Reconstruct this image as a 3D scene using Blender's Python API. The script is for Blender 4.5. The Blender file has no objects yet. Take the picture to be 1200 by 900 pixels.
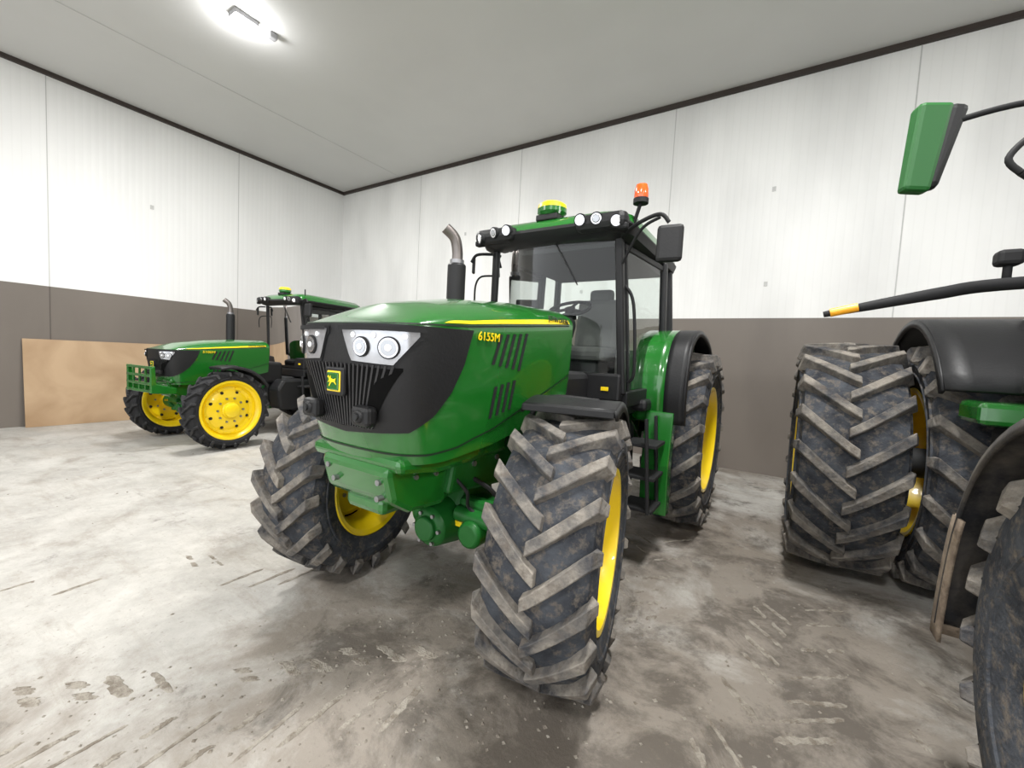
import bpy, bmesh, math, random
import numpy as np
from mathutils import Vector, Matrix, noise
random.seed(4)
S=bpy.context.scene
S.view_settings.view_transform='Standard'
S.view_settings.look='None'
S.view_settings.exposure=-0.10

# ------------------------------------------------------------------ materials
def newmat(name):
    m=bpy.data.materials.new(name); m.use_nodes=True
    return m,m.node_tree.nodes,m.node_tree.links,m.node_tree.nodes['Principled BSDF']
def flat(name,col,rough=.5,metal=0,coat=0,spec=.5,emit=None,es=0,bump=0,bscale=60,var=.0,vscale=3):
    m,N,L,b=newmat(name)
    b.inputs['Base Color'].default_value=(*col,1); b.inputs['Roughness'].default_value=rough
    b.inputs['Metallic'].default_value=metal; b.inputs['Coat Weight'].default_value=coat
    b.inputs['Coat Roughness'].default_value=.06
    b.inputs['Specular IOR Level'].default_value=spec
    if emit: b.inputs['Emission Color'].default_value=(*emit,1); b.inputs['Emission Strength'].default_value=es
    tc=N.new('ShaderNodeTexCoord')
    n=N.new('ShaderNodeTexNoise'); n.inputs['Scale'].default_value=vscale; n.inputs['Detail'].default_value=5
    L.new(tc.outputs['Object'],n.inputs['Vector'])
    mx=N.new('ShaderNodeMix'); mx.data_type='RGBA'
    mx.inputs['A'].default_value=(*[c*(1-var) for c in col],1); mx.inputs['B'].default_value=(*[min(1,c*(1+var)) for c in col],1)
    L.new(n.outputs['Fac'],mx.inputs['Factor']); L.new(mx.outputs['Result'],b.inputs['Base Color'])
    if bump:
        n2=N.new('ShaderNodeTexNoise'); n2.inputs['Scale'].default_value=bscale
        L.new(tc.outputs['Object'],n2.inputs['Vector'])
        bp=N.new('ShaderNodeBump'); bp.inputs['Strength'].default_value=bump; bp.inputs['Distance'].default_value=.01
        L.new(n2.outputs['Fac'],bp.inputs['Height']); L.new(bp.outputs['Normal'],b.inputs['Normal'])
    return m
def dusty(name,col,dust,lo=.4,hi=.65,scale=6,rough=.8,bump=.3,dust2=None):
    m,N,L,b=newmat(name)
    tc=N.new('ShaderNodeTexCoord')
    n=N.new('ShaderNodeTexNoise'); n.inputs['Scale'].default_value=scale; n.inputs['Detail'].default_value=8; n.inputs['Roughness'].default_value=.65
    L.new(tc.outputs['Object'],n.inputs['Vector'])
    mr=N.new('ShaderNodeMapRange'); mr.inputs['From Min'].default_value=lo; mr.inputs['From Max'].default_value=hi
    L.new(n.outputs['Fac'],mr.inputs['Value'])
    mx=N.new('ShaderNodeMix'); mx.data_type='RGBA'
    mx.inputs['A'].default_value=(*col,1); mx.inputs['B'].default_value=(*dust,1)
    L.new(mr.outputs['Result'],mx.inputs['Factor']); out=mx.outputs['Result']
    if dust2:
        n3=N.new('ShaderNodeTexNoise'); n3.inputs['Scale'].default_value=scale*3.3; n3.inputs['Detail'].default_value=6; n3.inputs['Roughness'].default_value=.7
        L.new(tc.outputs['Object'],n3.inputs['Vector'])
        r3=N.new('ShaderNodeMapRange'); r3.inputs['From Min'].default_value=.50; r3.inputs['From Max'].default_value=.66; r3.inputs['To Max'].default_value=.8
        L.new(n3.outputs['Fac'],r3.inputs['Value'])
        m3=N.new('ShaderNodeMix'); m3.data_type='RGBA'; L.new(r3.outputs['Result'],m3.inputs['Factor']); L.new(out,m3.inputs['A']); m3.inputs['B'].default_value=(*dust2,1)
        out=m3.outputs['Result']
    L.new(out,b.inputs['Base Color'])
    b.inputs['Roughness'].default_value=rough; b.inputs['Specular IOR Level'].default_value=.3
    bp=N.new('ShaderNodeBump'); bp.inputs['Strength'].default_value=bump; bp.inputs['Distance'].default_value=.01
    n2=N.new('ShaderNodeTexNoise'); n2.inputs['Scale'].default_value=scale*8; n2.inputs['Detail'].default_value=4
    L.new(tc.outputs['Object'],n2.inputs['Vector'])
    L.new(n2.outputs['Fac'],bp.inputs['Height']); L.new(bp.outputs['Normal'],b.inputs['Normal'])
    return m
GREEN=flat('paint_green',(.009,.122,.013),.24,coat=.9,var=.08)
GREENM=flat('plastic_green',(.009,.11,.016),.5,var=.08)
GREEN2=dusty('paint_green_chassis',(.008,.10,.014),(.018,.125,.028),.45,.75,5,.4,.1)
YEL=flat('paint_yellow',(.90,.64,.005),.35,coat=.4,var=.05)
BLK=flat('plastic_black',(.011,.011,.012),.48,spec=.35,bump=.1)
RIB=flat('grille_slat_black',(.022,.022,.024),.42,spec=.5)
BLKM=flat('plastic_black_matte',(.014,.014,.015),.7,spec=.3)
PITCH=flat('grille_recess_shade',(.003,.003,.003),.9,spec=.1)  # near-black colour painting the shade between the slats
DARK=flat('engine_dark',(.016,.017,.018),.7)
RUB=dusty('tyre_rubber',(.018,.020,.025),(.060,.066,.077),.35,.7,6,.88,.6,dust2=(.135,.113,.09))
LUG=dusty('tyre_lug_dust',(.046,.047,.052),(.235,.212,.182),.38,.62,5,.93,.8,dust2=(.11,.093,.078))
LUGC=dusty('tyre_lug_clean',(.014,.014,.016),(.04,.04,.04),.35,.7,9,.7,.4)
RUBC=dusty('tyre_rubber_clean',(.010,.010,.012),(.025,.025,.026),.35,.7,7,.7,.3)
MUD=dusty('dusty_plastic',(.020,.020,.022),(.09,.078,.065),.42,.66,4,.85,.4)
TAN=dusty('dried_mud_coat',(.13,.10,.075),(.27,.215,.16),.4,.62,7,.95,.6)
CHR=flat('chrome',(.75,.75,.77),.15,metal=1)
SILV=flat('headlight_silver',(.50,.51,.54),.18,metal=.6,coat=1,var=.3,vscale=14)
STEEL=flat('steel',(.30,.30,.31),.38,metal=.85)
PIPE=flat('exhaust_steel',(.20,.18,.17),.35,metal=.9,var=.3,vscale=8)
LENS=flat('lamp_lens',(.85,.87,.9),.08,coat=1,emit=(1,1,1),es=.2)
REFL=flat('lamp_reflector',(.36,.37,.39),.12,metal=.8,coat=1)
ORG=flat('beacon_orange',(.80,.10,.01),.2,coat=1,emit=(1,.15,.01),es=.10)
AMB=flat('reflector_amber',(.90,.40,.02),.3)
SEAT=flat('seat_grey',(.16,.16,.155),.8,var=.2,vscale=12)
INT=flat('cab_interior',(.05,.05,.052),.7)
SEAM=flat('seam_dark',(.003,.015,.004),.6)
RED=flat('light_red',(.5,.02,.02),.3)
def glassmat():
    m=bpy.data.materials.new('cab_glass'); m.use_nodes=True; N=m.node_tree.nodes; L=m.node_tree.links; N.clear()
    o=N.new('ShaderNodeOutputMaterial'); t=N.new('ShaderNodeBsdfTransparent'); t.inputs[0].default_value=(.88,.92,.90,1)
    g=N.new('ShaderNodeBsdfGlossy'); g.inputs['Roughness'].default_value=.03
    f=N.new('ShaderNodeFresnel'); f.inputs['IOR'].default_value=1.5; x=N.new('ShaderNodeMixShader')
    L.new(f.outputs[0],x.inputs[0]); L.new(t.outputs[0],x.inputs[1]); L.new(g.outputs[0],x.inputs[2]); L.new(x.outputs[0],o.inputs[0])
    return m
GLASS=glassmat()

# ------------------------------------------------------------------ mesh helpers
def mesh(name,V,F,mat,par=None,smooth=False,mi=None,bev=0,solid=0,auto=True,seg=2,recalc=True):
    me=bpy.data.meshes.new(name); me.from_pydata([tuple(v) for v in V],[],F); 
    for m in (mat if isinstance(mat,(list,tuple)) else [mat]): me.materials.append(m)
    if mi is not None: me.polygons.foreach_set('material_index',mi)
    if recalc:
        bm=bmesh.new(); bm.from_mesh(me); bmesh.ops.recalc_face_normals(bm,faces=bm.faces); bm.to_mesh(me); bm.free()
    if smooth:
        me.polygons.foreach_set('use_smooth',[True]*len(me.polygons))
        if auto:
            try: me.set_sharp_from_angle(angle=math.radians(40))
            except Exception: pass
    o=bpy.data.objects.new(name,me); S.collection.objects.link(o)
    if par: o.parent=par
    if solid:
        s=o.modifiers.new('solid','SOLIDIFY'); s.thickness=solid; s.offset=0
    if bev:
        b=o.modifiers.new('bevel','BEVEL'); b.width=bev; b.segments=seg; b.limit_method='ANGLE'
    return o
def box(name,c,s,mat,par=None,bev=.01,rot=None,taper=None):
    V=[]
    for x in (-.5,.5):
        for y in (-.5,.5):
            for z in (-.5,.5):
                k=1
                if taper and z<0: k=taper
                V.append(Vector((x*s[0]*k,y*s[1]*k,z*s[2])))
    if rot:
        R=Matrix.Rotation(rot[2],3,'Z')@Matrix.Rotation(rot[1],3,'Y')@Matrix.Rotation(rot[0],3,'X')
        V=[R@v for v in V]
    V=[v+Vector(c) for v in V]
    F=[(0,1,3,2),(4,6,7,5),(0,4,5,1),(2,3,7,6),(0,2,6,4),(1,5,7,3)]
    return mesh(name,V,F,mat,par,bev=bev)
def cyl(name,p1,p2,r,mat,par=None,seg=24,r2=None,bev=0):
    p1=Vector(p1);p2=Vector(p2);d=(p2-p1).normalized()
    a=d.orthogonal().normalized(); b=d.cross(a); r2=r if r2 is None else r2
    V=[];F=[]
    for p,rr in ((p1,r),(p2,r2)):
        for i in range(seg):
            t=2*math.pi*i/seg; V.append(p+a*rr*math.cos(t)+b*rr*math.sin(t))
    for i in range(seg): j=(i+1)%seg; F.append((i,j,seg+j,seg+i))
    F.append(tuple(range(seg))); F.append(tuple(range(seg,2*seg)))
    return mesh(name,V,F,mat,par,smooth=True,bev=bev)
def tube(name,pts,r,mat,par=None,seg=10,sub=6,radii=None):
    P=[Vector(p) for p in pts]
    Q=[];RR=[]
    n=len(P)
    for i in range(n-1):
        p0=P[max(i-1,0)];p1=P[i];p2=P[i+1];p3=P[min(i+2,n-1)]
        for k in range(sub):
            t=k/sub
            Q.append(.5*((2*p1)+(p2-p0)*t+(2*p0-5*p1+4*p2-p3)*t*t+(3*p1-p0-3*p2+p3)*t**3))
            RR.append((radii[i]*(1-t)+radii[i+1]*t) if radii else r)
    Q.append(P[-1]); RR.append(radii[-1] if radii else r)
    V=[];F=[];a=None
    for i,q in enumerate(Q):
        d=(Q[min(i+1,len(Q)-1)]-Q[max(i-1,0)]).normalized()
        a=(d.orthogonal() if a is None else a-d*a.dot(d)).normalized(); b=d.cross(a)
        for k in range(seg):
            t=2*math.pi*k/seg; V.append(q+(a*math.cos(t)+b*math.sin(t))*RR[i])
    for i in range(len(Q)-1):
        for k in range(seg):
            j=(k+1)%seg; F.append((i*seg+k,i*seg+j,(i+1)*seg+j,(i+1)*seg+k))
    F.append(tuple(range(seg))); F.append(tuple(range((len(Q)-1)*seg,len(Q)*seg)))
    return mesh(name,V,F,mat,par,smooth=True)
def prism(name,pts,x0,x1,mat,par=None,bev=.012):
    n=len(pts); V=[(x0,y,z) for y,z in pts]+[(x1,y,z) for y,z in pts]
    F=[tuple(range(n)),tuple(range(2*n-1,n-1,-1))]+[(i,(i+1)%n,n+(i+1)%n,n+i) for i in range(n)]
    return mesh(name,V,F,mat,par,bev=bev)
def bar(name,p1,p2,w,d,mat,par=None,bev=.008,up=(0,1,0)):
    p1=Vector(p1);p2=Vector(p2);t=(p2-p1).normalized();u=Vector(up);u=(u-t*u.dot(t)).normalized();s=t.cross(u)
    V=[]
    for p in (p1,p2):
        for a,b in ((-1,-1),(1,-1),(1,1),(-1,1)): V.append(p+s*a*w/2+u*b*d/2)
    F=[(0,1,2,3),(7,6,5,4)]+[(i,(i+1)%4,4+(i+1)%4,4+i) for i in range(4)]
    return mesh(name,V,F,mat,par,bev=bev)
def lathe(name,prof,mat,par=None,seg=64,c=(0,0,0),mi=None):
    V=[];F=[];M=[]
    n=len(prof)
    for i in range(seg):
        t=2*math.pi*i/seg
        for x,r in prof: V.append((c[0]+x,c[1]+r*math.cos(t),c[2]+r*math.sin(t)))
    for i in range(seg):
        j=(i+1)%seg
        for k in range(n-1):
            F.append((i*n+k,i*n+k+1,j*n+k+1,j*n+k)); 
            if mi: M.append(mi[k])
    return mesh(name,V,F,mat,par,smooth=True,mi=M if mi else None)
def sheet(name,prof,x0,x1,mat,par=None,th=.02,bev=.0):
    V=[];F=[];nx=4
    for p in prof:
        a=p[2] if len(p)>2 else x0; b=p[3] if len(p)>2 else x1
        for k in range(nx+1): V.append((a+(b-a)*k/nx,p[0],p[1]))
    for i in range(len(prof)-1):
        for k in range(nx): q=i*(nx+1)+k; F.append((q,q+1,q+nx+2,q+nx+1))
    return mesh(name,V,F,mat,par,smooth=True,solid=th)
def smoothpts(P,sub=5):
    out=[];n=len(P);P=[np.array(p,float) for p in P]
    for i in range(n-1):
        p0=P[max(i-1,0)];p1=P[i];p2=P[i+1];p3=P[min(i+2,n-1)]
        for k in range(sub):
            t=k/sub; out.append(tuple(.5*((2*p1)+(p2-p0)*t+(2*p0-5*p1+4*p2-p3)*t*t+(3*p1-p0-3*p2+p3)*t**3)))
    out.append(tuple(P[-1])); return out
def empty(name,loc=(0,0,0),par=None,rz=0,sc=1):
    e=bpy.data.objects.new(name,None); S.collection.objects.link(e); e.location=loc; e.rotation_euler=(0,0,rz); e.scale=(sc,)*3
    if par: e.parent=par
    return e
def text(name,s,size,mat,par,loc,ext=.002,rot=(math.pi/2,0,math.pi/2),shear=0):
    c=bpy.data.curves.new(name,'FONT'); c.body=s; c.size=size; c.extrude=ext; c.shear=shear; c.space_character=1.05
    c.align_x='LEFT'; o=bpy.data.objects.new(name,c); S.collection.objects.link(o)
    c.materials.append(mat); o.parent=par; o.location=loc; o.rotation_euler=rot
    return o

# ------------------------------------------------------------------ wheel
def wheel(tag,par,c,R,w,rr,side,steer=0,nl=20,lh=.045,clean=False,rim_in=.1,lt=.055,holes=False):
    e=empty('wheel_'+tag,c,par,rz=steer)
    rb,lg=(RUBC,LUGC) if clean else (RUB,LUG)
    Rc=R-lh; h=w/2
    def crown(x):
        q=min(1,abs(x)/h); return Rc-.035*(q**2)-.03*max(0,q-.8)/.2
    prof=[(-.36*w,rr-.01),(-.40*w,rr+.01),(-.45*w,rr+.05*R),(-.50*w,(rr+Rc)/2),(-.505*w,(rr+Rc)/2+.05*R),(-.485*w,Rc-.12*R),(-.46*w,crown(.46*w)),(-.35*w,crown(.35*w)),(-.2*w,crown(.2*w)),(0,Rc)]
    prof=prof+[(-x,r) for x,r in reversed(prof[:-1])]
    lathe('tyre',prof,rb,e,seg=72)
    for s2 in (1,-1):
        rm=(rr+Rc)/2-.02*R
        lathe('sidewall_ring',[(s2*.49*w,rm-.012),(s2*.508*w,rm-.006),(s2*.510*w,rm+.006),(s2*.495*w,rm+.012)],rb,e,seg=64)
    V=[];F=[]
    sweep=.30*w/ R *1.55
    for sd in (1,-1):
        for i in range(nl):
            th0=2*math.pi*(i+(.5 if sd<0 else 0))/nl
            st=[]
            for s in np.linspace(0,1,8):
                x=-.05*w+s*(.535*w); r=crown(x); tt=th0+sweep*(s**1.12)
                st.append((x,r-.02,R-.02*s,tt,lt*(.88+.22*s)))
            st.append((.505*w,Rc-.13*R,Rc-.115*R+.02,th0+sweep*1.03,lt*.9))
            b=len(V)
            for x,r0,r1,tt,t in st:
                last=(x>.5*w)
                da=t/2/R
                for (rad,dd,xo) in ((r0,-1.2*da,0),(r1,-.88*da,0),(r1,.88*da,0),(r0,1.2*da,0)):
                    a=tt+dd
                    X=x*sd
                    if last: X=(x+(.022 if rad==r1 else -.02))*sd
                    V.append((X,-rad*math.cos(a),rad*math.sin(a)))
            m=len(st)
            for k in range(m-1):
                for q in range(3):
                    F.append((b+k*4+q,b+k*4+q+1,b+k*4+4+q+1,b+k*4+4+q))
            F.append((b,b+1,b+2,b+3)); F.append((b+(m-1)*4,b+(m-1)*4+1,b+(m-1)*4+2,b+(m-1)*4+3))
    mesh('tyre_lugs',V,F,[lg],e,bev=.005,seg=1)
    s=side
    xd=rim_in
    rp=[(s*.44*w,rr+.028),(s*.455*w,rr+.024),(s*.45*w,rr-.004),(s*.40*w,rr-.012),(s*.33*w,rr-.03),(s*.25*w,rr-.055),(s*(xd+.04),rr-.06),(s*xd,rr-.075),(s*(xd-.015),rr*.72),(s*(xd+.02),rr*.55),(s*(xd+.03),rr*.36),(s*(xd+.03),0.001)]
    lathe('rim_disc',rp,YEL,e)
    rp=[(s*xd,rr-.062),(-s*.25*w,rr-.062),(-s*.36*w,rr-.03),(-s*.43*w,rr-.012),(-s*.455*w,rr+.02),(-s*.44*w,rr+.028)]
    lathe('rim_barrel',rp,YEL,e)
    lathe('hub',[(s*(xd-.12),rr*.3),(s*(xd+.05),rr*.3),(s*(xd+.06),rr*.27),(s*(xd+.09),rr*.25),(s*(xd+.10),rr*.2),(s*(xd+.10),.001)],YEL if clean else GREEN2,e,seg=32)
    for i in range(10):
        a=2*math.pi*i/10; y=rr*.43*math.cos(a); z=rr*.43*math.sin(a)
        cyl('wheel_bolt_%d'%i,(s*(xd+.015),y,z),(s*(xd+.05),y,z),.016,STEEL,e,seg=8)
    for i in range(8):
        a=2*math.pi*(i+.5)/8; y=rr*.80*math.cos(a); z=rr*.80*math.sin(a)
        box('rim_lug_%d'%i,(s*(xd+.0),y,z),(.03,.09,.05),YEL,e,rot=(a+math.pi/2,0,0),bev=.008)
        if holes: cyl('rim_hole_%d'%i,(s*(xd-.02),rr*.66*math.cos(a),rr*.66*math.sin(a)),(s*(xd+.008),rr*.66*math.cos(a),rr*.66*math.sin(a)),.022,BLK,e,seg=12)
    return e

# ------------------------------------------------------------------ hood
class Hood:
    def __init__(s):
        ctl=[(0,-.665),(.14,-.66),(.26,-.64),(.345,-.59),(.395,-.50),(.42,-.35),(.43,-.15),(.44,.2),(.45,.55),(.455,.86)]
        s.o=np.array(smoothpts(ctl,12)); d=np.r_[0,np.cumsum(np.hypot(*np.diff(s.o,axis=0).T))]; s.L=d[-1]; s.d=d/d[-1]
    def plan(s,a): return np.interp(a,s.d,s.o[:,0]),np.interp(a,s.d,s.o[:,1])
    def a_y(s,y): 
        m=s.o[:,1]>-.66; return float(np.interp(y,s.o[m,1],s.d[m]))
    def a_x(s,x): return float(np.interp(x,s.o[:40,0],s.d[:40]))
    def zb(s,y): return np.interp(y,[-.66,-.4,0,.4,.86],[1.14,1.14,1.17,1.24,1.36])
    def zs(s,y): return np.interp(y,[-.66,-.24,.2,.86],[1.765,1.785,1.825,1.885])
    def zt(s,y): return np.interp(y,[-.66,-.5,-.3,0,.4,.86],[1.80,1.86,1.91,1.965,2.005,2.02])
    def v(s,y,z): return (z-s.zb(y))/(s.zs(y)-s.zb(y))
    def P(s,a,v,sg=1):
        x,y=s.plan(a); fr=min(1,max(0,(-y-.15)/.5))
        if v<=1:
            z=s.zb(y)+(s.zs(y)-s.zb(y))*v; k=.94+.06*math.sin(min(1,v/.8)*math.pi/2)
            return Vector((sg*x*k,y+.10*fr*(1-v)**2,z))
        ph=(v-1)*math.pi/2; yy=y+.26*fr*math.sin(ph)**1.2
        return Vector((sg*x*math.cos(ph)**.85,yy,s.zs(y)+(s.zt(yy)-s.zs(y))*math.sin(ph)))
    def n(s,a,v,sg):
        e=.004; A=s.P(min(a+e,1),v,sg)-s.P(max(a-e,0) ,v,sg); B=s.P(a,min(v+.01,1.99),sg)-s.P(a,v-.01,sg)
        if A.length<1e-6: A=Vector((sg,0,0))
        n=A.cross(B)*sg
        if n.length<1e-9: return Vector((0,-1,0))
        n.normalize(); 
        return n
    def patch(s,name,a0,a1,lo,hi,mat,par,off=.004,na=24,nv=8,sides=(1,-1)):
        for sg in sides:
            V=[];F=[]
            for i in range(na+1):
                a=a0+(a1-a0)*i/na; l=lo(a) if callable(lo) else lo; h=hi(a) if callable(hi) else hi
                for k in range(nv+1):
                    v=l+(h-l)*k/nv; p=s.P(a,v,sg); q=s.n(a,v,sg)
                    if a<.004: q=Vector((0,q.y,q.z)).normalized()
                    V.append(p+q*off)
            for i in range(na):
                for k in range(nv): q=i*(nv+1)+k; F.append((q,q+1,q+nv+2,q+nv+1))
            o=mesh(name+('_l' if sg>0 else '_r'),V,F,mat,par,smooth=True,auto=False)
H=Hood()
def ypatch(name,poly,mat,par,off,sides=(1,-1)):
    for sg in sides:
        V=[]
        for y,z in poly:
            a=H.a_y(y); v=H.v(y,z); V.append(H.P(a,v,sg)+H.n(a,v,sg)*off)
        mesh(name+('_l' if sg>0 else '_r'),V,[tuple(range(len(V)))],mat,par)
def build_hood(b,label,labsize=.062,small=False):
    V=[];F=[];na=60;nv1=14;nv2=12
    vs=list(np.linspace(0,1,nv1))+list(1+np.linspace(0,1,nv2)[1:])
    A=list(np.linspace(0,1,na)); full=[(a,-1) for a in reversed(A[1:])]+[(a,1) for a in A]
    for a,g in full:
        for v in vs: V.append(H.P(a,v,g))
    n=len(vs)
    for i in range(len(full)-1):
        for k in range(n-1): q=i*n+k; F.append((q,q+1,q+n+1,q+n))
    F.append(tuple(range(n))+tuple(range(len(full)*n-1,(len(full)-1)*n-1,-1)))
    mesh('hood',V,F,GREEN,b,smooth=True)
    aE=H.a_y(-.22)
    def lo(a):
        x,y=H.plan(a)
        z=1.265+.03*min(1,x/.36) if y<-.58 else np.interp(y,[-.58,-.46,-.36,-.28,-.22],[1.295,1.37,1.47,1.60,1.77])
        return H.v(y,z)
    H.patch('grille_mask',0,aE,lo,lambda a:H.v(H.plan(a)[1],1.762+.02*max(0,(H.plan(a)[1]+.5))),BLK,b,off=.006,na=60,nv=14)
    H.patch('hood_lip',0,H.a_y(.8),.995,1.02,SEAM,b,off=.002,na=50,nv=1)
    a0=H.a_y(-.42);a1=H.a_y(.80)
    H.patch('hood_stripe',a0,a1,1.055,lambda a:1.055+.06+.06*(a-a0)/(a1-a0) if a>a0+.02 else 1.056+.06*(a-a0)/.02,YEL,b,off=.005,na=40,nv=2)
    def zseam(y): return np.interp(y,[-.66,-.5,-.3,0,.3,.6,.86],[1.19,1.185,1.20,1.26,1.36,1.46,1.55])
    H.patch('hood_seam',0,1,lambda a:H.v(H.plan(a)[1],zseam(H.plan(a)[1])-.005),lambda a:H.v(H.plan(a)[1],zseam(H.plan(a)[1])+.005),SEAM,b,off=.003,na=60,nv=1)
    for i in range(5):
        y=-.035+i*.062; t=i/4
        ypatch('vent_upper_%d'%i,[(y-.03,1.575+.03*(1-t)),(y-.002,1.575+.03*(1-t)),(y+.062,1.765+.006*i),(y+.034,1.765+.006*i)],BLKM,b,.003)
    for i in range(4):
        y=-.03+i*.058
        ypatch('vent_lower_%d'%i,[(y-.02,1.32+.012*i),(y+.006,1.32+.012*i),(y+.035,1.49+.01*i),(y+.006,1.49+.01*i)],BLKM,b,.003)
    h0=H.a_x(.055 if not small else .20); h1=H.a_y(-.535)
    def hl_lo(a):
        t=(a-h0)/(h1-h0); y=H.plan(a)[1]
        z=np.interp(t,[0,.12,.16,.72,1],[1.735,1.625,1.600,1.590,1.715]); return H.v(y,z)
    H.patch('headlight_surround',h0-.006,h1+.012,lambda a:hl_lo(min(max(a,h0),h1))-.03,lambda a:H.v(H.plan(a)[1],1.752),BLKM,b,off=.010,na=24,nv=4)
    H.patch('headlight_housing',h0,h1,hl_lo,lambda a:H.v(H.plan(a)[1],1.738),SILV,b,off=.015,na=50,nv=4)
    H.patch('headlight_brow',h0-.004,h1+.012,lambda a:H.v(H.plan(a)[1],1.732),lambda a:H.v(H.plan(a)[1],1.750),BLKM,b,off=.030,na=20,nv=1)
    for sg in (1,-1):
        q_='l' if sg>0 else 'r'
        for k,(t,r) in enumerate(((.33,.034),(.68,.038))):
            a=h0+(h1-h0)*t; y=H.plan(a)[1]; v=H.v(y,1.662); p=H.P(a,v,sg); q=H.n(a,v,sg)
            cyl('headlight_ring_%d%s'%(k,q_),p,p+q*.022,r+.010,BLKM,b,seg=28)
            cyl('headlight_chrome_%d%s'%(k,q_),p,p+q*.026,r+.004,CHR,b,seg=28)
            cyl('headlight_bowl_%d%s'%(k,q_),p,p+q*.028,r-.004,REFL,b,seg=28)
            cyl('headlight_bulb_%d%s'%(k,q_),p,p+q*.033,r*.4,LENS,b,seg=20,bev=.004)
        for k,t in enumerate((.20,.50,.84)):
            a=h0+(h1-h0)*t; y=H.plan(a)[1]; v=H.v(y,1.712); p=H.P(a,v,sg); q=H.n(a,v,sg)
            cyl('headlight_led_%d%s'%(k,q_),p,p+q*.020,.012,LENS,b,seg=16)
    # grille: recess shade painted as black patch, tapering downwards, with converging slats
    def g_lo(a):
        x,y=H.plan(a); return H.v(y,float(np.interp(x,[0,.20,.345],[1.295,1.31,1.565])))
    H.patch('grille_recess_shade',0,H.a_x(.345),g_lo,lambda a:H.v(H.plan(a)[1],1.578),PITCH,b,off=.009,na=40,nv=6)
    for sg in (1,-1):
        for i in range(12):
            x=.014+i*.0275
            xb=x*.62
            V=[]
            for xx,z in ((xb-.004,1.30),(xb+.004,1.30),(x+.006,1.585),(x-.003,1.585)):
                a=H.a_x(min(xx,.36)); v=H.v(H.plan(a)[1],z); V.append(H.P(a,v,sg)+H.n(a,v,sg)*.008); 
            V2=[v+Vector((0,-.008,0)) for v in V]
            mesh('grille_rib_%d%s'%(i,'l' if sg>0 else 'r'),V+V2,[(0,1,2,3),(4,5,6,7),(0,1,5,4),(1,2,6,5),(2,3,7,6),(3,0,4,7)],RIB,b)
    yb=H.P(0,H.v(-.66,1.52),1).y
    ez=1.500
    box('emblem_plinth',(0,yb-.012,ez),(.14,.024,.13),BLK,b,bev=.01)
    box('emblem_plate',(0,yb-.021,ez),(.098,.014,.095),YEL,b,bev=.006)
    box('emblem_field',(0,yb-.026,ez),(.084,.014,.081),GREEN,b,bev=.006)
    deer=[(-.040,.022),(-.03,.03),(-.02,.018),(-.012,.03),(-.008,.014),(.012,.010),(.034,.016),(.026,.002),(.040,-.018),(.030,-.014),(.016,-.004),(-.004,-.006),(-.022,-.028),(-.026,-.022),(-.016,-.002),(-.036,-.008),(-.024,.006),(-.028,.014)]
    mesh('emblem_deer',[(x*.85,yb-.0345,ez+z*.9) for x,z in deer],[tuple(range(len(deer)))],YEL,b)
    for sg in (1,-1):
        box('tow_bracket_%d'%sg,(sg*.185,-.650,1.36),(.12,.06,.09),BLK,b,bev=.02)
        cyl('tow_eye_%d'%sg,(sg*.185,-.67,1.36),(sg*.185,-.690,1.36),.030,BLK,b,bev=.01); cyl('tow_bolt_%d'%sg,(sg*.185,-.688,1.36),(sg*.185,-.698,1.36),.014,DARK,b)
    xa=H.P(H.a_y(-.16),H.v(-.16,1.72),1).x
    text('model_label',label,labsize,YEL,b,(xa+.006,-.19,1.725),rot=(math.pi/2,0,math.radians(88)),shear=.1)
    text('maker_label','JOHN DEERE',.048,SEAM,b,(.455,.50,1.890),rot=(math.radians(78),0,math.radians(89)))

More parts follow.
